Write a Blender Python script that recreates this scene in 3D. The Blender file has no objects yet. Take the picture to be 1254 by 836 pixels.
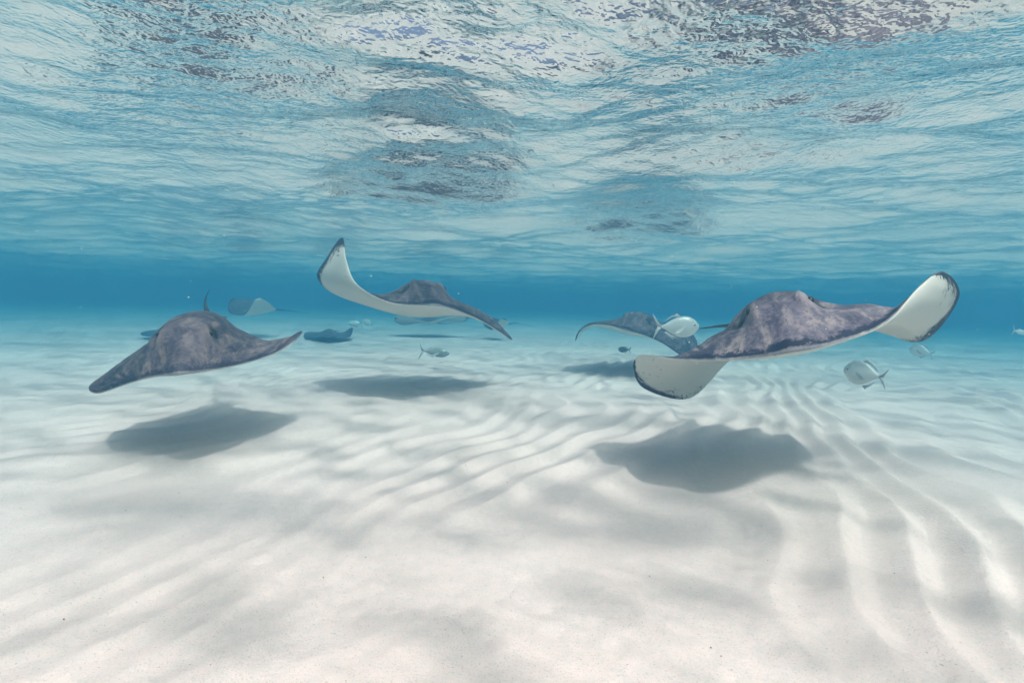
import bpy, math, random
import numpy as np
from mathutils import Vector, Matrix

# ------------------------------------------------------------------ camera, sky, sun, exposure
sc = bpy.context.scene
col = sc.collection
F_PX = 600.0                      # focal length in pixels of a 1254 px wide picture
W_PX, H_PX = 1254.0, 836.0
CAM_Z = 0.70
PITCH = math.radians(4.6)
ROLL = math.radians(1.5)
cam_d = bpy.data.cameras.new('camera')
cam_d.sensor_width = 36.0
cam_d.lens = 36.0 * F_PX / W_PX
cam_d.clip_start = 0.02
cam_d.clip_end = 1000.0
cam = bpy.data.objects.new('camera', cam_d)
col.objects.link(cam)
CAM_M = Matrix.Translation((0, 0, CAM_Z)) @ Matrix.Rotation(math.radians(90) - PITCH, 4, 'X') @ Matrix.Rotation(ROLL, 4, 'Z')
cam.matrix_world = CAM_M
sc.camera = cam

SUN_DIR = Vector((-0.30, 0.60, -1.0)).normalized()     # the way the light travels
sun_d = bpy.data.lights.new('sun', 'SUN')
sun_d.energy = 2.15
sun_d.angle = math.radians(2.6)
sun_d.color = (1.0, 0.80, 0.77)
sun = bpy.data.objects.new('sun', sun_d)
col.objects.link(sun)
sun.rotation_euler = SUN_DIR.to_track_quat('-Z', 'Y').to_euler()
sun.location = (2, -4, 8)

world = bpy.data.worlds.new('World')
sc.world = world
world.use_nodes = True
wn = world.node_tree.nodes
bg = wn['Background']
sky = wn.new('ShaderNodeTexSky')
sky.sky_type = 'NISHITA'
sky.sun_disc = False
to_sun = -SUN_DIR
sky.sun_elevation = math.asin(to_sun.z)
sky.sun_rotation = math.atan2(to_sun.x, to_sun.y)
sky.dust_density = 8.0
sky.air_density = 0.5
sky.ozone_density = 0.3
world.node_tree.links.new(sky.outputs[0], bg.inputs[0])
bg.inputs[1].default_value = 0.15

sc.view_settings.view_transform = 'Standard'
sc.view_settings.look = 'None'
sc.view_settings.exposure = 0.85
sc.view_settings.gamma = 1.0
sc.view_settings.use_curve_mapping = False
cy = sc.cycles
cy.use_denoising = True
cy.denoiser = 'OPENIMAGEDENOISE'
cy.denoising_input_passes = 'RGB_ALBEDO_NORMAL'
cy.max_bounces = 6
cy.diffuse_bounces = 3
cy.glossy_bounces = 3
cy.volume_bounces = 2
cy.transparent_max_bounces = 12
cy.sample_clamp_indirect = 6.0
cy.use_adaptive_sampling = False

rng = np.random.default_rng(11)
random.seed(5)


# ------------------------------------------------------------------ helpers
def at(px, py, depth):
    """the point seen at a place of the photograph, at a given distance ahead"""
    d = CAM_M.to_3x3() @ Vector(((px - W_PX / 2) / F_PX, -(py - H_PX / 2) / F_PX, -1.0))
    k = depth / d.y
    return np.array((d.x * k, d.y * k, CAM_Z + d.z * k))


def tag(o, label=None, cat=None, group=None, kind=None):
    if label: o['label'] = label
    if cat: o['category'] = cat
    if group: o['group'] = group
    if kind: o['kind'] = kind
    return o


def mesh_np(name, V, F, smooth=True):
    """quads or triangles from arrays"""
    me = bpy.data.meshes.new(name)
    V = np.asarray(V, dtype=np.float32)
    F = np.asarray(F, dtype=np.int32)
    n, k = F.shape
    me.vertices.add(len(V)); me.vertices.foreach_set('co', V.ravel())
    me.loops.add(n * k); me.loops.foreach_set('vertex_index', F.ravel())
    me.polygons.add(n)
    me.polygons.foreach_set('loop_start', np.arange(0, n * k, k, dtype=np.int32))
    me.polygons.foreach_set('loop_total', np.full(n, k, dtype=np.int32))
    me.polygons.foreach_set('use_smooth', np.full(n, smooth, dtype=bool))
    me.update(calc_edges=True)
    return me


def attr(me, name, data):
    a = me.attributes.new(name, 'FLOAT', 'POINT')
    a.data.foreach_set('value', np.asarray(data, dtype=np.float32).ravel())


def link_obj(name, me, mats=(), parent=None):
    o = bpy.data.objects.new(name, me)
    col.objects.link(o)
    for m in mats: me.materials.append(m)
    if parent is not None: o.parent = parent
    return o


class Mat:
    def __init__(self, name):
        self.m = bpy.data.materials.new(name)
        self.m.use_nodes = True
        self.t = self.m.node_tree
        self.t.nodes.clear()
        self.out = self.n('ShaderNodeOutputMaterial')
    def n(self, kind, **kw):
        x = self.t.nodes.new(kind)
        for k, v in kw.items(): setattr(x, k, v)
        return x
    def l(self, a, b): self.t.links.new(a, b)
    def val(self, sock, v):
        if hasattr(v, 'is_output') or isinstance(v, bpy.types.NodeSocket): self.l(v, sock)
        else: sock.default_value = v
    def math(self, op, a, b=None, c=None, clamp=False):
        x = self.n('ShaderNodeMath', operation=op, use_clamp=clamp)
        self.val(x.inputs[0], a)
        if b is not None: self.val(x.inputs[1], b)
        if c is not None: self.val(x.inputs[2], c)
        return x.outputs[0]
    def noise(self, vec, scale, detail=3.0, rough=0.5, dist=0.0):
        x = self.n('ShaderNodeTexNoise')
        self.l(vec, x.inputs['Vector'])
        x.inputs['Scale'].default_value = scale
        x.inputs['Detail'].default_value = detail
        x.inputs['Roughness'].default_value = rough
        x.inputs['Distortion'].default_value = dist
        return x.outputs['Fac']
    def ramp(self, fac, a, b, lo=0.0, hi=1.0):
        x = self.n('ShaderNodeMapRange', interpolation_type='SMOOTHSTEP')
        self.val(x.inputs[0], fac)
        x.inputs[1].default_value = a; x.inputs[2].default_value = b
        x.inputs[3].default_value = lo; x.inputs[4].default_value = hi
        return x.outputs[0]
    def mix(self, fac, a, b, mode='MIX'):
        x = self.n('ShaderNodeMix', data_type='RGBA', blend_type=mode)
        self.val(x.inputs['Factor'], fac)
        for s, v in ((x.inputs[6], a), (x.inputs[7], b)):
            if isinstance(v, tuple): s.default_value = (*v, 1)
            else: self.l(v, s)
        return x.outputs[2]
    def attr(self, name):
        x = self.n('ShaderNodeAttribute', attribute_name=name)
        return x.outputs['Fac']
    def objco(self):
        return self.n('ShaderNodeTexCoord').outputs['Object']
    def bump(self, h, strength, dist):
        x = self.n('ShaderNodeBump')
        x.inputs['Strength'].default_value = strength
        x.inputs['Distance'].default_value = dist
        self.l(h, x.inputs['Height'])
        return x.outputs[0]
    def principled(self, colr, rough=0.6, spec=0.3, normal=None):
        p = self.n('ShaderNodeBsdfPrincipled')
        if isinstance(colr, tuple): p.inputs['Base Color'].default_value = (*colr, 1)
        else: self.l(colr, p.inputs['Base Color'])
        self.val(p.inputs['Roughness'], rough)
        p.inputs['Specular IOR Level'].default_value = spec
        if normal is not None: self.l(normal, p.inputs['Normal'])
        self.l(p.outputs[0], self.out.inputs['Surface'])
        return p


def polar_grid(r0, r_mid, q1, r_max, q2, half_deg, step_deg, back_deg):
    """a round sheet, fine near its middle and ahead, coarse far away and behind"""
    rings = [r0]
    while rings[-1] < r_mid: rings.append(rings[-1] * (1 + q1))
    while rings[-1] < r_max: rings.append(rings[-1] * (1 + q2))
    R = np.array(rings)
    front = np.radians(np.arange(-half_deg, half_deg + 1e-6, step_deg))
    nb = int((360 - 2 * half_deg) / back_deg)
    back = np.radians(half_deg + (360 - 2 * half_deg) * np.arange(1, nb) / nb)
    A = np.concatenate([front, back])
    rr, aa = np.meshgrid(R, A, indexing='ij')
    X, Y = rr * np.sin(aa), rr * np.cos(aa)
    nr, na = rr.shape
    i, j = np.meshgrid(np.arange(nr - 1), np.arange(na), indexing='ij')
    j2 = (j + 1) % na
    F = np.stack([i * na + j, i * na + j2, (i + 1) * na + j2, (i + 1) * na + j], -1).reshape(-1, 4)
    space = rr * max(math.radians(step_deg), q1)
    return X.ravel(), Y.ravel(), space.ravel(), F, na


def close_middle(V, F, na):
    c = len(V)
    V = np.vstack([V, V[:na].mean(0)])
    j = np.arange(na)
    tri = np.stack([j, (j + 1) % na, np.full(na, c), np.full(na, c)], -1)
    return V, tri


def smooth01(x):
    x = np.clip(x, 0, 1)
    return x * x * (3 - 2 * x)


def wave_noise(x, y, lam, seed, n=14):
    """smooth random field in about -1..1 with features of size lam"""
    g = np.random.default_rng(seed)
    z = np.zeros_like(x)
    for _ in range(n):
        a = g.uniform(0, 2 * math.pi); k = 2 * math.pi / (lam * g.uniform(0.75, 1.5)); p = g.uniform(0, 6.28)
        z += np.sin(k * (x * math.cos(a) + y * math.sin(a)) + p)
    return z / math.sqrt(n) * 1.1


# ------------------------------------------------------------------ sand
def build_sand():
    X, Y, S, F, na = polar_grid(0.25, 15.0, 0.0075, 105.0, 0.05, 58, 0.3, 4.0)
    fade = smooth01((0.105 - S) / 0.07)
    # wind-and-wave ripples running away from the viewer and to the right
    wx = X + 0.16 * wave_noise(X, Y, 1.9, 3) + 0.032 * wave_noise(X, Y, 0.65, 4)
    wy = Y + 0.16 * wave_noise(X, Y, 1.9, 5) + 0.032 * wave_noise(X, Y, 0.65, 6)
    a = math.radians(24)
    across = wx * math.cos(a) - wy * math.sin(a)
    ph = across / 0.205
    fr = ph - np.floor(ph)
    crest = np.where(fr < 0.64, fr / 0.64, (1 - fr) / 0.36)
    crest = 0.75 * crest ** 1.7 + 0.25 * (0.5 - 0.5 * np.cos(2 * math.pi * fr))
    b = math.radians(-38)
    ac2 = (X + 0.1 * wave_noise(X, Y, 0.9, 8)) * math.cos(b) - (Y + 0.1 * wave_noise(X, Y, 0.9, 9)) * math.sin(b)
    crest2 = 1 - np.abs(np.sin(math.pi * ac2 / 0.26))
    dist = np.hypot(X, Y)
    amp = 0.040 * (0.68 + 0.34 * wave_noise(X, Y, 1.4, 12)) * (0.40 + 0.60 * smooth01((dist - 1.0) / 1.2))
    amp = np.clip(amp, 0.008, 0.042) * (0.48 + 0.60 * smooth01((X + 0.9) / 1.9))
    amp2 = 0.016 * smooth01((dist - 2.2) / 1.5) * np.clip(0.5 + 0.7 * wave_noise(X, Y, 1.3, 15), 0, 1)
    Z = (amp * (crest - 0.45) + amp2 * (crest2 - 0.4)) * fade
    Z += 0.018 * wave_noise(X, Y, 2.6, 20) * smooth01(dist / 1.0) + 0.005 * wave_noise(X, Y, 0.6, 21) * fade
    Z += 0.0011 * wave_noise(X, Y, 0.07, 22) * smooth01((0.02 - S) / 0.012)
    V = np.stack([X, Y, Z], -1)
    V, tri = close_middle(V, F, na)
    me = mesh_np('sand', V, np.vstack([F, np.stack([tri[:, 0], tri[:, 1], tri[:, 2], tri[:, 3]], -1)[:0]]))
    M = Mat('white_coral_sand')
    co = M.objco()
    big = M.noise(co, 1.3, 4, 0.55)
    fine = M.noise(co, 260, 2, 0.65)
    mid = M.noise(co, 38, 3, 0.6)
    c = M.mix(M.ramp(big, 0.35, 0.7), (0.72, 0.56, 0.525), (0.80, 0.63, 0.595))
    c = M.mix(M.ramp(mid, 0.3, 0.75, 0, 0.35), c, (0.55, 0.515, 0.475))
    c = M.mix(M.ramp(fine, 0.55, 0.70, 0, 0.6), c, (0.44, 0.365, 0.33))
    c = M.mix(M.ramp(M.noise(co, 160, 1, 0.5), 0.73, 0.78, 0, 0.7), c, (0.26, 0.23, 0.20))
    h = M.math('ADD', M.math('MULTIPLY', fine, 0.35), M.math('MULTIPLY', M.noise(co, 95, 3, 0.6), 1.0))
    M.principled(c, 0.85, 0.12, M.bump(h, 0.45, 0.006))
    o = link_obj('sand', me, [M.m])
    tag(o, kind='structure')
    return o


# ------------------------------------------------------------------ water surface seen from below
SURF_Z = 1.28
WAVE_SEED = 5
def build_surface():
    X, Y, S, F, na = polar_grid(0.12, 11.0, 0.0055, 105.0, 0.05, 56, 0.22, 4.0)
    g = np.random.default_rng(WAVE_SEED)
    Z = np.zeros_like(X); LAP = np.zeros_like(X)
    bands = [(3.2, 0.035, 7), (1.7, 0.052, 9), (0.95, 0.062, 11), (0.52, 0.060, 13), (0.29, 0.060, 15), (0.16, 0.055, 18), (0.085, 0.045, 20), (0.045, 0.036, 20)]
    for lam0, slope, n in bands:
        gust = 1.0 if lam0 > 0.6 else np.clip(1 + 0.55 * wave_noise(X, Y, 1.5, int(lam0 * 1000)), 0.15, 2.2)
        for _ in range(n):
            lam = lam0 * g.uniform(0.74, 1.35)
            a = math.radians(g.normal(78, 38))          # waves travel mostly away and right
            k = 2 * math.pi / lam; p = g.uniform(0, 6.283)
            amp = slope * math.sqrt(2.0 / n) / k
            w = smooth01((lam / S - 2.2) / 3.0) * gust
            ph = k * (X * math.cos(a) + Y * math.sin(a)) + p
            ph = ph + 0.25 * np.sin(ph + 0.5)
            Z += w * amp * np.sin(ph)
            if lam > 0.16: LAP += (-amp * k * k) * np.sin(ph) * min(1.0, (lam / 0.45) ** 1.3) * w
    V = np.stack([X, Y, SURF_Z + Z], -1)
    V, _ = close_middle(V, F, na)
    me = mesh_np('water_surface', V[:-1], F)
    # how strongly each bit of the surface would gather sunlight, estimated from wave curvature
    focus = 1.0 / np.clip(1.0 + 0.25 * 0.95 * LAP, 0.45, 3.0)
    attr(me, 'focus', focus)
    M = Mat('sea_surface')
    co = M.objco()
    rip = M.math('ADD', M.noise(co, 26, 2, 0.55, 0.6), M.math('MULTIPLY', M.noise(co, 75, 1, 0.5), 0.35))
    nrm = M.bump(rip, 0.32, 0.02)
    fr = M.n('ShaderNodeFresnel'); fr.inputs['IOR'].default_value = 1.333
    M.l(nrm, fr.inputs['Normal'])
    lens = M.ramp(M.attr('focus'), 0.58, 1.42, 0.22, 1.0)  # dapples put into the surface's transparent colour, standing in for sunlight focused by waves
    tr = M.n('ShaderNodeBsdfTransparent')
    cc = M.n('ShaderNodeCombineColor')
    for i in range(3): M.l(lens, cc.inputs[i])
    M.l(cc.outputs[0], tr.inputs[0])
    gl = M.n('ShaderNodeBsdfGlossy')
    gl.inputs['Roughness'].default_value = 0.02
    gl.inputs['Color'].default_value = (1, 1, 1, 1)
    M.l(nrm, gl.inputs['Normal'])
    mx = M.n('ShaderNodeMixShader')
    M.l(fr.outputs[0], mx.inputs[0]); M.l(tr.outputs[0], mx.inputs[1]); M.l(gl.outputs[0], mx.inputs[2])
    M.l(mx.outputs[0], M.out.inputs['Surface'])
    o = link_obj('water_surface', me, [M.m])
    tag(o, kind='structure')
    return o


# ------------------------------------------------------------------ the water itself
def build_haze():
    h = 118.0
    z0, z1 = -1.2, SURF_Z + 0.35
    V = [(x, y, z) for z in (z0, z1) for x, y in ((-h, -h), (h, -h), (h, h), (-h, h))]
    Fq = [(3, 2, 1, 0), (4, 5, 6, 7), (0, 1, 5, 4), (1, 2, 6, 5), (2, 3, 7, 6), (3, 0, 4, 7)]
    me = mesh_np('haze', V, Fq, False)
    M = Mat('clear_blue_water')
    pv = M.n('ShaderNodeVolumePrincipled')
    pv.inputs['Color'].default_value = (0.032, 0.125, 0.212, 1)
    pv.inputs['Absorption Color'].default_value = (0.045, 0.355, 0.43, 1)
    pv.inputs['Density'].default_value = 0.24
    pv.inputs['Density Attribute'].default_value = ''
    pv.inputs['Anisotropy'].default_value = 0.1
    M.l(pv.outputs[0], M.out.inputs['Volume'])
    o = link_obj('haze', me, [M.m])
    tag(o, kind='stuff')
    return o



# ------------------------------------------------------------------ stingrays
def ray_top_material(name, base, dark, light, streak=1.0, margin=1.0):
    M = Mat(name)
    co = M.n('ShaderNodeAttribute', attribute_name='skin').outputs['Vector']
    mp = M.n('ShaderNodeMapping'); mp.inputs['Scale'].default_value = (1.0, 0.45, 1.0)
    M.l(co, mp.inputs['Vector'])
    v = mp.outputs[0]
    n1 = M.noise(v, 5.5, 6, 0.62, 0.5)
    n2 = M.noise(v, 22, 5, 0.68, 0.4)
    n3 = M.noise(co, 75, 4, 0.72)
    c = M.mix(M.ramp(n1, 0.38, 0.62), dark, base)
    c = M.mix(M.ramp(n2, 0.46, 0.68, 0, 0.8 * streak), c, light)
    c = M.mix(M.ramp(n2, 0.50, 0.34, 0, 0.75), c, dark)
    c = M.mix(M.ramp(n3, 0.52, 0.72, 0, 0.5), c, light)
    c = M.mix(M.ramp(n3, 0.46, 0.32, 0, 0.7), c, tuple(x * 0.35 for x in dark))
    # blue-black speckled band along the margin, a thin pale lip at the very edge
    e = M.attr('edge')
    sp = M.math('ADD', M.math('MULTIPLY_ADD', M.noise(co, 60, 4, 0.75), 1.8, -0.4), M.math('MULTIPLY', M.math('SUBTRACT', M.noise(co, 10, 3, 0.6), 0.5), 1.1))
    band = M.math('MULTIPLY', M.ramp(e, 0.050, 0.012), M.ramp(e, 0.002, 0.009))
    thr = M.math('ADD', sp, M.math('MULTIPLY', band, 0.62))
    c = M.mix(M.math('MULTIPLY', M.ramp(thr, 0.80, 1.0), 0.95 * margin), c, (0.018, 0.022, 0.045))
    c = M.mix(M.ramp(e, 0.006, 0.002, 0, 0.35), c, (0.42, 0.41, 0.40))
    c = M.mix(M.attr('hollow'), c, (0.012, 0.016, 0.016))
    c = M.mix(M.attr('brow'), c, light)
    h = M.math('ADD', n3, M.math('MULTIPLY', n2, 1.5))
    M.principled(c, 0.55, 0.22, M.bump(h, 0.25, 0.008))
    return M.m


def ray_belly_material(name, tone, amount=1.0):
    M = Mat(name)
    co = M.n('ShaderNodeAttribute', attribute_name='skin').outputs['Vector']
    e = M.attr('edge')
    wing = M.attr('wing')
    sp = M.math('ADD', M.math('MULTIPLY_ADD', M.noise(co, 80, 3, 0.75), 1.9, -0.45), M.math('MULTIPLY', M.math('SUBTRACT', M.noise(co, 11, 3, 0.6), 0.5), 1.3))
    band = M.math('MULTIPLY', M.ramp(e, 0.13, 0.008), wing)
    thr = M.math('ADD', sp, M.math('MULTIPLY', band, 0.80 * amount))
    c = M.mix(M.noise(co, 4, 4, 0.6), tone, tuple(x * 0.9 for x in tone))
    c = M.mix(M.ramp(thr, 0.86, 0.98), c, (0.035, 0.04, 0.06))
    c = M.mix(M.ramp(M.noise(co, 26, 2, 0.5), 0.74, 0.8, 0, 0.5), c, (0.33, 0.28, 0.25))
    M.principled(c, 0.6, 0.18)
    return M.m


def catmull_closed(P, u):
    n = len(P)
    u = np.mod(u, n)
    i = np.floor(u).astype(int) % n
    f = (u - np.floor(u))[:, None]
    p0, p1, p2, p3 = P[(i - 1) % n], P[i], P[(i + 1) % n], P[(i + 2) % n]
    return 0.5 * (2 * p1 + (p2 - p0) * f + (2 * p0 - 5 * p1 + 4 * p2 - p3) * f * f + (3 * p1 - 3 * p2 + p3 - p0) * f ** 3)


def tube(path, radii, nseg=10, flat=1.0):
    path = np.asarray(path); n = len(path)
    V = []
    for k in range(n):
        d = path[min(k + 1, n - 1)] - path[max(k - 1, 0)]
        d = d / (np.linalg.norm(d) + 1e-9)
        up = np.array((0, 0, 1.0))
        if abs(d[2]) > 0.97: up = np.array((1.0, 0, 0))
        a = np.cross(d, up); a /= np.linalg.norm(a)
        b = np.cross(a, d)
        for q in range(nseg):
            t = 2 * math.pi * q / nseg
            V.append(path[k] + radii[k] * (math.cos(t) * a + flat * math.sin(t) * b))
    F = []
    for k in range(n - 1):
        for q in range(nseg):
            q2 = (q + 1) % nseg
            F.append((k * nseg + q, k * nseg + q2, (k + 1) * nseg + q2, (k + 1) * nseg + q))
    return np.array(V), np.array(F)


def spline(pts, n):
    P = np.asarray(pts, float)
    P = np.vstack([2 * P[0] - P[1], P, 2 * P[-1] - P[-2]])
    m = len(P) - 3
    u = np.linspace(0, m, n); i = np.minimum(np.floor(u).astype(int), m - 1); f = (u - i)[:, None]
    p0, p1, p2, p3 = P[i], P[i + 1], P[i + 2], P[i + 3]
    return 0.5 * (2 * p1 + (p2 - p0) * f + (2 * p0 - 5 * p1 + 4 * p2 - p3) * f * f + (3 * p1 - 3 * p2 + p3 - p0) * f ** 3)


def stingray(label, tip_l, lead, tip_r, trail, tail, W, mats, eyes=True, ns=161, nt=73, hump=1.0, camber=0.0, belly=1.0, eye_k=1.0):
    """disc lofted between its front margin and its hind margin (both listed tip to tip), with a domed back, raised eyes, spiracles, pelvic lobes and a whip tail"""
    L = [tip_l] + list(lead) + [tip_r]
    T = [tip_l] + list(trail) + [tip_r]
    L = np.array([at(*p) for p in L]); T = np.array([at(*p) for p in T])
    loop = np.vstack([L, T[7:0:-1]])
    a = np.linspace(-1, 1, ns)
    u = 4 + 4 * np.sin(a * math.pi / 2)
    b = np.linspace(0, 1, nt)
    t = 0.5 - 0.5 * np.cos(b * math.pi)
    Lc = catmull_closed(loop, u); Tc = catmull_closed(loop, 16 - u)
    P = Lc[:, None, :] * (1 - t)[None, :, None] + Tc[:, None, :] * t[None, :, None]
    chord = np.linalg.norm(Tc - Lc, axis=1)[:, None] * np.ones_like(t)[None, :]
    tt = np.ones(ns)[:, None] * t[None, :]
    def normals(P):
        ds = np.gradient(P, axis=0); dt = np.gradient(P, axis=1)
        N = np.cross(ds, dt)
        ln = np.linalg.norm(N, axis=2, keepdims=True)
        N = N / np.maximum(ln, 1e-9)
        N[0] = N[2]; N[1] = N[2]; N[-1] = N[-3]; N[-2] = N[-3]
        return N
    N = normals(P)
    seg = np.linalg.norm(np.diff(P, axis=0), axis=2)
    cum = np.vstack([np.zeros((1, nt)), np.cumsum(seg, axis=0)])
    mid = ns // 2
    lat = cum - cum[mid:mid + 1]
    half = np.maximum(np.abs(lat[0]), np.abs(lat[-1]))[None, :]
    e = np.sqrt(np.clip(4 * tt * (1 - tt), 0, 1))
    wingf = np.clip(np.abs(u - 4) / 4, 0, 1)[:, None] * np.ones_like(tt)
    P = P + N * (camber * W * 4 * tt * (1 - tt) * smooth01(wingf / 0.3) * (1 - smooth01((wingf - 0.42) / 0.3)) * np.clip(chord / (0.4 * W), 0, 1))[..., None]
    N = normals(P)
    thin = np.minimum(0.012 * W, 0.05 * chord) * e
    tk = np.linspace(0, 1, 201)
    prof = np.interp(tk, [0, .05, .13, .22, .34, .5, .7, .88, 1], [0, .10, .42, .82, 1, .86, .55, .26, .12])
    ker = np.hanning(25); ker /= ker.sum()
    prof = np.convolve(np.pad(prof, 12, mode='edge'), ker, 'valid'); prof[0] = 0
    pr = np.interp(tt, tk, prof)
    lw = lat / W
    top = thin + hump * W * (0.078 * pr * np.exp(-(np.abs(lw) / 0.118) ** 2.8) + 0.050 * e ** 1.6 * np.exp(-(lw / 0.27) ** 2))
    hollow = np.zeros_like(tt); brow = np.zeros_like(tt)
    cl = chord / W                                     # chord in widths, for round spots
    for sgn in (-1, 1):
        d2 = ((lw - sgn * 0.072 * eye_k) / 0.024) ** 2 + ((tt - 0.25) * cl / 0.055) ** 2
        top += 0.026 * W * hump * np.exp(-d2)
        d3 = ((lw - sgn * 0.104 * eye_k) / 0.023) ** 2 + ((tt - 0.285) * cl / 0.050) ** 2
        top -= 0.030 * W * hump * np.exp(-d3)
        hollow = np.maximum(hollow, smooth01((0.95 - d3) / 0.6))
        d4 = ((lw - sgn * 0.078 * eye_k) / 0.014) ** 2 + ((tt - 0.235) * cl / 0.04) ** 2
        brow = np.maximum(brow, 0.6 * np.exp(-d4))
    # ridge of the back and a slight snout bump
    top += 0.010 * W * hump * np.exp(-(lw / 0.02) ** 2) * smooth01((tt - 0.3) / 0.2) * (1 - tt)
    top += 0.012 * W * np.exp(-(lw / 0.035) ** 2) * np.exp(-((tt - 0.03) / 0.03) ** 2)
    ff = rng.uniform(0, 6.28, 4)
    top += 0.0025 * W * e * (np.sin(lat / W * 38 + ff[0] + 3 * tt) * np.sin(tt * 30 + ff[1]) + np.sin(lat / W * 71 + ff[2]) * np.sin(tt * 55 + ff[3]) * 0.5)
    bot = thin + belly * W * (0.038 * np.exp(-(np.abs(lw) / 0.21) ** 2.2) * np.clip(e, 0, 1) ** 1.3 + 0.008 * e * np.exp(-(lw / 0.35) ** 2))
    up = P + N * top[..., None]
    dn = P - N * bot[..., None]
    edge = np.minimum(np.minimum(tt, 1 - tt) * chord, (np.minimum(lat - lat[:1], lat[-1:] - lat) + 0.0))
    edge = np.minimum(np.minimum(tt, 1 - tt) * chord, np.abs(np.minimum(cum, cum[-1:] - cum)) * 1.0 + 0.0 * tt) / W
    skin = np.stack([lw, (tt - 0.4) * cl, np.zeros_like(tt)], -1)
    n1 = ns * nt
    V = [up.reshape(-1, 3), dn.reshape(-1, 3)]
    EDGE = [edge.ravel()] * 2
    HOL = [hollow.ravel(), np.zeros(n1)]
    BROW = [brow.ravel(), np.zeros(n1)]
    wing_out = smooth01((np.abs(lw) / (np.abs(lw).max() + 1e-6) - 0.30) / 0.35)
    trailing = smooth01((tt - 0.15) / 0.25)
    wq = np.maximum(smooth01((wingf - 0.80) / 0.12), trailing * wing_out)
    WING = [wq.ravel()] * 2
    SKIN = [skin.reshape(-1, 3)] * 2
    i, j = np.meshgrid(np.arange(ns - 1), np.arange(nt - 1), indexing='ij')
    q = np.stack([i * nt + j, (i + 1) * nt + j, (i + 1) * nt + j + 1, i * nt + j + 1], -1).reshape(-1, 4)
    F = [q, (q + n1)[:, ::-1]]
    MI = [np.zeros(len(q), int), np.ones(len(q), int)]
    rim = []
    for k in range(ns - 1):
        rim.append((k * nt, n1 + k * nt, n1 + (k + 1) * nt, (k + 1) * nt))
        rim.append(((k + 1) * nt + nt - 1, n1 + (k + 1) * nt + nt - 1, n1 + k * nt + nt - 1, k * nt + nt - 1))
    F.append(np.array(rim)); MI.append(np.zeros(len(rim), int))
    off = 2 * n1
    def add(Vx, Fx, mi, hol=0.0, sk=None):
        nonlocal off
        V.append(Vx); F.append(Fx + off); MI.append(np.full(len(Fx), mi))
        m = len(Vx)
        EDGE.append(np.full(m, 0.2)); HOL.append(np.full(m, hol)); BROW.append(np.zeros(m)); WING.append(np.zeros(m))
        SKIN.append((Vx - Vx.mean(0)) / W if sk is None else sk)
        off += m
    # tail
    base = P[mid, nt - 1]; inner = P[mid, int(nt * 0.80)] + N[mid, int(nt * 0.80)] * 0.01 * W
    tp = spline([inner, base] + [at(*p) for p in tail], 60)
    kk = np.linspace(0, 1, 60)
    rad = W * (0.0045 + 0.026 * (1 - kk) ** 2.2) * (1 - 0.75 * kk ** 3)
    Vx, Fx = tube(tp, rad, 10)
    add(Vx, Fx, 0, 0.88)
    # pelvic lobes beside the tail root
    back = base - inner; back /= np.linalg.norm(back)
    nn = N[mid, int(nt * 0.8)]
    side = np.cross(back, nn)
    for sgn in (-1, 1):
        c = base + side * sgn * 0.045 * W - back * 0.045 * W - nn * 0.006 * W
        rows = []
        for r in np.linspace(0.02, 1, 5):
            for th in np.linspace(0, 2 * math.pi, 16, endpoint=False):
                rows.append(c + r * (back * 0.085 * W * math.cos(th) + side * 0.045 * W * math.sin(th)) + nn * 0.006 * W * math.sqrt(max(0, 1 - r * r)))
        Vx = np.array(rows)
        Fx = np.array([(k * 16 + m, k * 16 + (m + 1) % 16, (k + 1) * 16 + (m + 1) % 16, (k + 1) * 16 + m) for k in range(4) for m in range(16)])
        add(Vx, Fx, 0)
    V = np.vstack(V)
    root = P[mid, int(nt * 0.45)].copy()
    me = mesh_np('stingray', V - root, np.vstack(F))
    me.polygons.foreach_set('material_index', np.concatenate(MI).astype(np.int32))
    attr(me, 'edge', np.concatenate(EDGE)); attr(me, 'hollow', np.concatenate(HOL))
    attr(me, 'brow', np.concatenate(BROW)); attr(me, 'wing', np.concatenate(WING))
    sk = me.attributes.new('skin', 'FLOAT_VECTOR', 'POINT')
    sk.data.foreach_set('vector', np.vstack(SKIN).astype(np.float32).ravel())
    o = link_obj('stingray', me, mats)
    o.location = root
    tag(o, label, 'stingray', 'stingrays swimming over the sand')
    if eyes:
        for sgn in (-1, 1):
            dist = (np.abs(lw - sgn * 0.089 * eye_k) / 0.02) ** 2 + (np.abs(tt - 0.235) * cl / 0.02) ** 2
            k = np.unravel_index(np.argmin(dist), dist.shape)
            p = up[k]; nrm = normals(up)[k]
            r = 0.0105 * W
            build_eye(p - nrm * r * 0.30 - root, r, o)
    span_l, span_r = np.abs(lat[0]).max(), np.abs(lat[-1]).max()
    print('RAY', label[:30], 'halves %.2f %.2f length %.2f z %.2f..%.2f' % (span_l, span_r, chord[mid, 0], V[:, 2].min(), V[:, 2].max()))
    return o


EYE_MESH = None
def build_eye(p, r, parent):
    global EYE_MESH
    if EYE_MESH is None:
        V = [(0, 0, 1.0)] ; F = []
        rows, segs = 8, 14
        V = []
        for a in range(rows + 1):
            th = math.pi * a / rows
            for s in range(segs):
                ph = 2 * math.pi * s / segs
                V.append((math.sin(th) * math.cos(ph), math.sin(th) * math.sin(ph), math.cos(th)))
        F = [(a * segs + s, (a + 1) * segs + s, (a + 1) * segs + (s + 1) % segs, a * segs + (s + 1) % segs) for a in range(rows) for s in range(segs)]
        EYE_MESH = mesh_np('eye', V, F)
        EYE_MESH.materials.append(EYE_MAT)
    o = bpy.data.objects.new('eye', EYE_MESH)
    col.objects.link(o)
    o.parent = parent; o.location = p; o.scale = (r, r, r)
    return o


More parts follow.
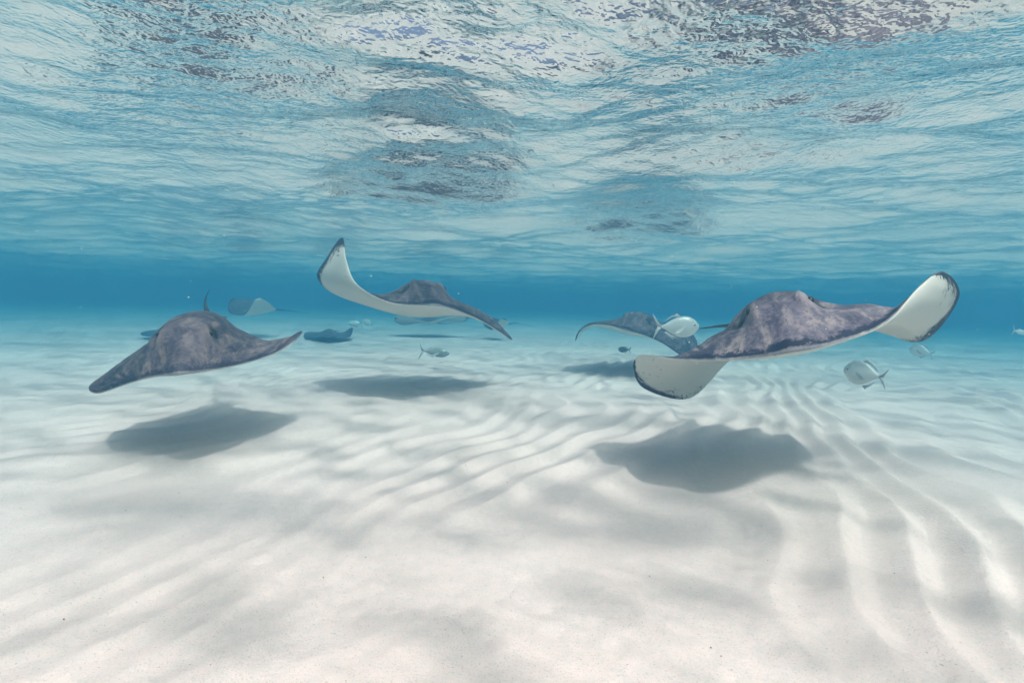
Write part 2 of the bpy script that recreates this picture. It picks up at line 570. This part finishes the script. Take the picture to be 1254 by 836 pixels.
M = Mat('dark_eye'); M.principled((0.012, 0.012, 0.014), 0.12, 0.5); EYE_MAT = M.m
TOP_A = ray_top_material('mauve_grey_back', (0.165, 0.135, 0.170), (0.050, 0.045, 0.075), (0.36, 0.29, 0.28), 1.0, 1.0)
TOP_B = ray_top_material('slate_brown_back', (0.110, 0.086, 0.105), (0.036, 0.032, 0.050), (0.25, 0.19, 0.17), 0.9, 0.8)
TOP_C = ray_top_material('slate_blue_back', (0.090, 0.080, 0.098), (0.030, 0.030, 0.046), (0.22, 0.19, 0.18), 0.8, 1.0)
BELLY = ray_belly_material('cream_belly', (0.66, 0.64, 0.58), 1.0)
FAR_TOP = ray_top_material('plain_slate_back', (0.085, 0.085, 0.10), (0.05, 0.05, 0.07), (0.14, 0.13, 0.13), 0.6, 1.0)


def build_rays():
    # big ray on the right
    stingray('large mauve grey stingray with both wingtips turned up, cream undersides ringed by black speckles',
             (776, 450, 2.10),
             [(786, 434, 2.02), (830, 440, 1.83), (900, 440, 1.62), (973, 431, 1.50), (1030, 418, 1.47), (1085, 395, 1.50), (1125, 352, 1.56)],
             (1156, 333, 1.62),
             [(790, 476, 2.22), (845, 487, 2.34), (890, 444, 2.46), (946, 393, 2.42), (1064, 404, 2.30), (1128, 418, 2.0), (1173, 366, 1.76)],
             [(905, 398, 2.62), (880, 399.5, 2.95), (857, 402, 3.3), (820, 404, 3.7)], 1.25, [TOP_A, BELLY], belly=0.6, camber=0.055)
    # ray on the left
    stingray('brown mauve stingray gliding nose down, one wing drooping, slender tail held up',
             (109, 477, 2.10),
             [(122, 481, 2.00), (158, 469, 1.93), (190, 461, 1.87), (219, 459, 1.84), (255, 454, 1.93), (303, 444, 2.12), (346, 428, 2.34)],
             (371, 406, 2.50),
             [(116, 468, 2.20), (148, 446, 2.36), (198, 416, 2.55), (255, 389, 2.72), (292, 404, 2.68), (325, 418, 2.66), (352, 414, 2.58)],
             [(253, 379, 2.95), (251, 371, 3.2), (253, 362, 3.5), (257, 354, 3.8)], 1.10, [TOP_B, BELLY], hump=0.92, belly=0.5, eye_k=0.72, camber=0.01)
    # ray in the middle
    stingray('dark slate stingray with one cream wing lifted steeply and the other drooping',
             (419, 291, 3.20),
             [(424, 318, 3.10), (438, 349, 3.00), (480, 371, 2.95), (534, 375, 2.98), (562, 381, 3.10), (590, 393, 3.35), (611, 406, 3.60)],
             (627, 416, 3.80),
             [(400, 316, 3.32), (389, 341, 3.45), (418, 363, 3.70), (492, 379, 3.95), (565, 378, 4.05), (592, 384, 4.02), (611, 398, 3.93)],
             [(480, 377, 4.3), (470, 376, 4.8), (462, 375, 5.4)], 1.35, [TOP_C, BELLY], belly=0.75, hump=1.02)
    # ray behind the big one
    stingray('hazy slate stingray with an arched drooping wing, swimming behind the silver fish',
             (705, 417, 5.00),
             [(711, 405, 4.95), (726, 397.5, 4.85), (747, 399, 4.70), (767, 405, 4.60), (790, 411, 4.58), (812, 421, 4.62), (830, 433, 4.72)],
             (841, 438, 4.85),
             [(709, 408, 5.15), (723, 399, 5.30), (757, 397, 5.50), (795, 398, 5.60), (826, 401, 5.50), (847, 408, 5.32), (854, 424, 5.08)],
             [(806, 396, 5.9), (815, 395, 6.3), (822, 394, 6.9)], 1.25, [TOP_C, BELLY])
    far = dict(eyes=False, ns=81, nt=37)
    # distant ray with its pale wing up
    stingray('distant stingray with a pale raised wing and straight tail, in the blue water',
             (284, 366, 8.2),
             [(280, 370, 8.15), (279, 377, 8.05), (282, 384, 7.9), (298, 386, 7.62), (304, 381, 7.55), (309, 373, 7.5), (312, 368, 7.48)],
             (316, 364.5, 7.5),
             [(291, 365, 8.35), (306, 366, 8.5), (322, 372, 8.3), (338, 379, 8.0), (333, 374, 7.8), (327, 369, 7.62), (321, 366, 7.53)],
             [(352, 380, 8.1), (368, 382.5, 8.25), (382, 383, 8.4)], 0.80, [FAR_TOP, BELLY], belly=0.5, **far)
    # distant ray low over the sand
    stingray('distant dark stingray skimming the sand with its wingtips touching down',
             (373, 412, 8.1),
             [(375, 415, 7.85), (385, 413.5, 7.7), (394, 411, 7.55), (403, 413, 7.5), (412, 411, 7.55), (421, 413.5, 7.7), (429, 412, 7.85)],
             (432, 403, 8.1),
             [(373, 408, 8.3), (381, 406, 8.5), (393, 407.5, 8.6), (404, 406, 8.7), (413, 407.5, 8.6), (422, 406, 8.5), (430, 401, 8.3)],
             [(410, 405, 9.0), (416, 405, 9.4), (421, 405, 9.8)], 0.85, [FAR_TOP, FAR_TOP], hump=0.8, **far)
    # distant ray behind the left one
    stingray('distant faint stingray settling on the sand beyond the nose down stingray',
             (172, 409, 7.5),
             [(175, 411, 7.35), (183, 412, 7.2), (192, 413, 7.1), (203, 413, 7.0), (214, 412, 7.1), (224, 411, 7.2), (231, 410, 7.35)],
             (234, 408, 7.5),
             [(174, 407, 7.65), (181, 405, 7.8), (192, 404, 7.95), (204, 404, 8.0), (215, 404, 7.95), (225, 405, 7.8), (232, 406, 7.65)],
             [(200, 404, 8.3), (196, 404, 8.7), (192, 404, 9.1)], 0.85, [FAR_TOP, FAR_TOP], hump=0.7, **far)
    # distant ray below the middle one
    stingray('distant faint stingray with pale underside, seen below the steep lifted wing stingray',
             (484, 388, 9.30),
             [(487, 386, 9.15), (496, 386, 9.00), (508, 390, 8.90), (524, 394, 8.80), (540, 390, 8.90), (555, 386, 9.00), (568, 385, 9.15)],
             (574, 388, 9.30),
             [(484, 393, 9.50), (494, 398, 9.70), (510, 396, 9.85), (528, 393, 9.90), (543, 393, 9.85), (556, 394, 9.70), (570, 393, 9.50)],
             [(540, 396, 10.20), (548, 396, 10.60), (556, 396, 11.00)], 1.0, [FAR_TOP, BELLY], hump=0.8, **far)
    # distant ray mostly hidden by the middle ray's drooping wing
    stingray('distant stingray trailing a thin tail, peeking out past the drooping dark wing',
             (594, 389, 9.0),
             [(592, 391, 8.97), (592, 395, 8.92), (594, 400, 8.85), (602, 404, 8.7), (606, 400, 8.6), (609, 396, 8.52), (612, 392, 8.46)],
             (616, 390, 8.45),
             [(598, 388, 9.1), (606, 389, 9.2), (614, 392, 9.1), (622, 397, 8.9), (622, 395, 8.75), (621, 392, 8.6), (619, 390, 8.5)],
             [(632, 395.5, 9.0), (645, 398, 9.15), (658, 401, 9.3)], 0.62, [FAR_TOP, BELLY], belly=0.5, **far)


# ------------------------------------------------------------------ fish
def fish_material(name, back, flank):
    M = Mat(name)
    co = M.n('ShaderNodeAttribute', attribute_name='skin').outputs['Vector']
    z = M.n('ShaderNodeSeparateXYZ'); M.l(co, z.inputs[0])
    n = M.noise(co, 9, 3, 0.6)
    k = M.math('ADD', z.outputs[2], M.math('MULTIPLY', M.math('SUBTRACT', n, 0.5), 0.12))
    c = M.mix(M.ramp(k, 0.06, 0.26), flank, back)
    c = M.mix(M.ramp(M.noise(co, 90, 1, 0.5), 0.5, 0.62, 0, 0.25), c, back)
    p = M.principled(c, 0.34, 0.5)
    p.inputs['Metallic'].default_value = 0.25
    return M.m

SILVER = fish_material('silver_scales', (0.34, 0.39, 0.39), (0.68, 0.70, 0.68))
DUSKY = fish_material('dusky_scales', (0.16, 0.20, 0.20), (0.33, 0.37, 0.36))
FIN_M = Mat('pale_fin'); FIN_M.principled((0.42, 0.45, 0.44), 0.5, 0.3); FIN = FIN_M.m


def fish_mesh(deep, detail=True):
    """length 1 along +x (head), deep body, long forked tail, low dorsal and anal fins"""
    nx, na = 40, 20
    xs = np.linspace(0, 1, nx)                         # 0 snout, 1 tail root
    hk = np.interp(xs, [0, .04, .12, .25, .42, .6, .78, .92, 1], [.10, .36, .66, .92, 1.0, .86, .52, .20, .13])
    wk = np.interp(xs, [0, .05, .15, .3, .5, .7, .9, 1], [.16, .45, .82, 1.0, .92, .62, .22, .12])
    ker = np.hanning(7); ker /= ker.sum()
    hk = np.convolve(np.pad(hk, 3, mode='edge'), ker, 'valid'); wk = np.convolve(np.pad(wk, 3, mode='edge'), ker, 'valid')
    V = []
    for k in range(nx):
        for q in range(na):
            t = 2 * math.pi * q / na
            cz = math.sin(t); cy_ = math.cos(t)
            V.append((0.5 - xs[k] * 0.80, wk[k] * 0.085 * math.copysign(abs(cy_) ** 1.15, cy_), hk[k] * deep * 0.5 * cz + 0.02 * (1 - hk[k]) * 0))
    F = [(k * na + q, k * na + (q + 1) % na, (k + 1) * na + (q + 1) % na, (k + 1) * na + q) for k in range(nx - 1) for q in range(na)]
    F = F + [tuple((0 * na + q, 0 * na + (na - q - 1) % na, 0 * na + (na - q - 2) % na, 0 * na + q + 1)) for q in range(na // 2 - 1)]
    def plate(poly, th=0.006, mi=1):
        o = len(V); n = len(poly)
        for s in (1, -1):
            for (x, z) in poly: V.append((x, s * th * 0.5, z))
        cx = sum(p[0] for p in poly) / n; cz = sum(p[1] for p in poly) / n
        V.append((cx, th * 0.9, cz)); V.append((cx, -th * 0.9, cz))
        for q in range(n):
            r = (q + 1) % n
            F.append((o + q, o + r, o + 2 * n, o + 2 * n)); F.append((o + n + r, o + n + q, o + 2 * n + 1, o + 2 * n + 1))
            F.append((o + q, o + n + q, o + n + r, o + r))
    nb = len(F)
    d = deep * 0.5
    plate([(-0.28, .02), (-0.335, .06), (-0.42, .19), (-0.485, .30), (-0.46, .20), (-0.415, .07), (-0.385, .0), (-0.33, -.01)])
    plate([(-0.28, -.02), (-0.33, .01), (-0.385, .0), (-0.415, -.07), (-0.46, -.20), (-0.485, -.30), (-0.42, -.19), (-0.335, -.06)])
    plate([(0.12, d * .96), (0.08, d * 1.05), (0.03, d * 1.26), (0.01, d * 1.16), (-0.08, d * 1.02), (-0.20, d * .66), (-0.26, d * .34), (-0.20, d * .5), (-0.05, d * .9)])
    plate([(0.04, -d * .96), (0.00, -d * 1.05), (-0.05, -d * 1.20), (-0.07, -d * 1.08), (-0.14, -d * .88), (-0.24, -d * .5), (-0.20, -d * .45), (-0.08, -d * .8)])
    tri = []
    mi = []
    for k, f in enumerate(F):
        if f[2] == f[3]: tri.append(f[:3])
        else: tri.append(f[:3]); tri.append((f[0], f[2], f[3]))
        mi += [0 if k < nb else 1] * (1 if f[2] == f[3] else 2)
    tri = [t_ for t_ in tri]
    keep = [k for k, t_ in enumerate(tri) if len(set(t_)) == 3]
    tri = [tri[k] for k in keep]; mi = [mi[k] for k in keep]
    me = mesh_np('fish', V, tri)
    me.polygons.foreach_set('material_index', np.array(mi, dtype=np.int32))
    sk = me.attributes.new('skin', 'FLOAT_VECTOR', 'POINT')
    sk.data.foreach_set('vector', np.asarray(V, dtype=np.float32).ravel())
    return me


PECT = None
def fish(label, px, py, depth, length, yaw, pitch=0, deep=0.46, mat=None, parts=True, roll=0):
    me = fish_mesh(deep)
    o = link_obj('silver_fish' if mat is SILVER else 'dusky_fish', me, [mat, FIN])
    o.location = at(px, py, depth)
    o.rotation_euler = (math.radians(roll), math.radians(-pitch), math.radians(yaw))
    o.scale = (length,) * 3
    tag(o, label, 'fish', 'fish among the stingrays')
    if parts:
        for s in (-1, 1):
            build_eye(Vector((0.395, s * 0.050, 0.035)), 0.021, o)
            poly = [(0.20, 0, -.02), (0.17, 0, .02), (0.02, s * .05, -.06), (-0.06, s * .075, -.14), (0.06, s * .05, -.13), (0.16, s * .01, -.06)]
            V = [(x, y + s * 0.075, z) for x, y, z in poly] + [(x, y + s * 0.081, z) for x, y, z in poly]
            n = len(poly)
            T = []
            for q in range(1, n - 1): T += [(0, q, q + 1), (n, n + q + 1, n + q)]
            for q in range(n): r = (q + 1) % n; T += [(q, n + q, n + r), (q, n + r, r)]
            link_obj('pectoral_fin', mesh_np('pectoral_fin', V, T, False), [FIN], o)
    return o


def build_fish():
    fish('bright silver deep bodied fish with forked tail, in front of the hazy stingray', 827, 400, 3.3, 0.31, -4, 2, 0.47, SILVER)
    fish('pale rounded fish turned tail on, close above the rippled sand', 1060, 458, 2.7, 0.22, 122, 6, 0.64, SILVER)
    fish('small faint fish under the upturned wing of the large stingray', 1129, 430, 4.6, 0.20, 130, 14, 0.58, SILVER)
    fish('dusky slim fish swimming low over the sand, facing the silver fish', 531, 431, 4.9, 0.32, -6, -3, 0.30, DUSKY)
    fish('small dusky fish hovering near the shadow of the hazy stingray', 765, 428, 5.6, 0.15, 172, 2, 0.46, DUSKY, False)
    fish('slender pale fish leaving the view at the far edge of the blue water', 1248, 406, 4.2, 0.17, 14, -8, 0.26, SILVER, False)
    fish('very faint pale fish in the distance beneath the steep lifted wing, facing the open sand', 436, 396, 8.6, 0.26, 175, 0, 0.46, SILVER, False)
    fish('very faint pale fish in the distance beneath the steep lifted wing, nose tipped upward', 451, 395, 9.0, 0.22, 168, 22, 0.52, SILVER, False)


# ------------------------------------------------------------------ specks in the water, bits on the sand
def scatter(name, pts, sizes, mat, label, cat):
    V = []; F = []
    base = np.array([(1, 0, 0), (-1, 0, 0), (0, 1, 0), (0, -1, 0), (0, 0, 1), (0, 0, -1)], float)
    fc = [(0, 2, 4), (2, 1, 4), (1, 3, 4), (3, 0, 4), (2, 0, 5), (1, 2, 5), (3, 1, 5), (0, 3, 5)]
    for p, s in zip(pts, sizes):
        o = len(V)
        q = base * (s * rng.uniform(0.6, 1.4, (6, 1)))
        V += list(q + p); F += [tuple(o + k for k in f) for f in fc]
    o = link_obj(name, mesh_np(name, V, F), [mat])
    tag(o, label, cat, kind='stuff')
    return o


def build_bits():
    M = Mat('pale_speck'); M.principled((0.6, 0.6, 0.56), 0.8, 0.1)
    pts = [at(rng.uniform(0, 1254), rng.uniform(150, 520), 0.9 + 4.0 * rng.uniform() ** 1.5) for _ in range(240)]
    pts = [p for p in pts if 0.12 < p[2] < SURF_Z - 0.15]
    scatter('drifting_specks', pts, [rng.uniform(0.0007, 0.0022) for _ in pts], M.m, 'tiny pale specks drifting in the blue water', 'specks')
    M = Mat('dark_bit'); M.principled((0.22, 0.18, 0.15), 0.8, 0.1)
    pts = []
    for _ in range(60):
        r = 0.8 + 2.6 * rng.uniform(); a = math.radians(rng.uniform(-50, 50))
        pts.append((r * math.sin(a), r * math.cos(a), 0.0))
    o = scatter('sand_debris', [np.array(p) for p in pts], [rng.uniform(0.0010, 0.0026) for _ in pts], M.m, 'tiny dark bits of shell and weed lying on the sand', 'debris')
    return o


build_sand()
build_surface()
build_rays()
build_fish()
build_bits()
build_haze()
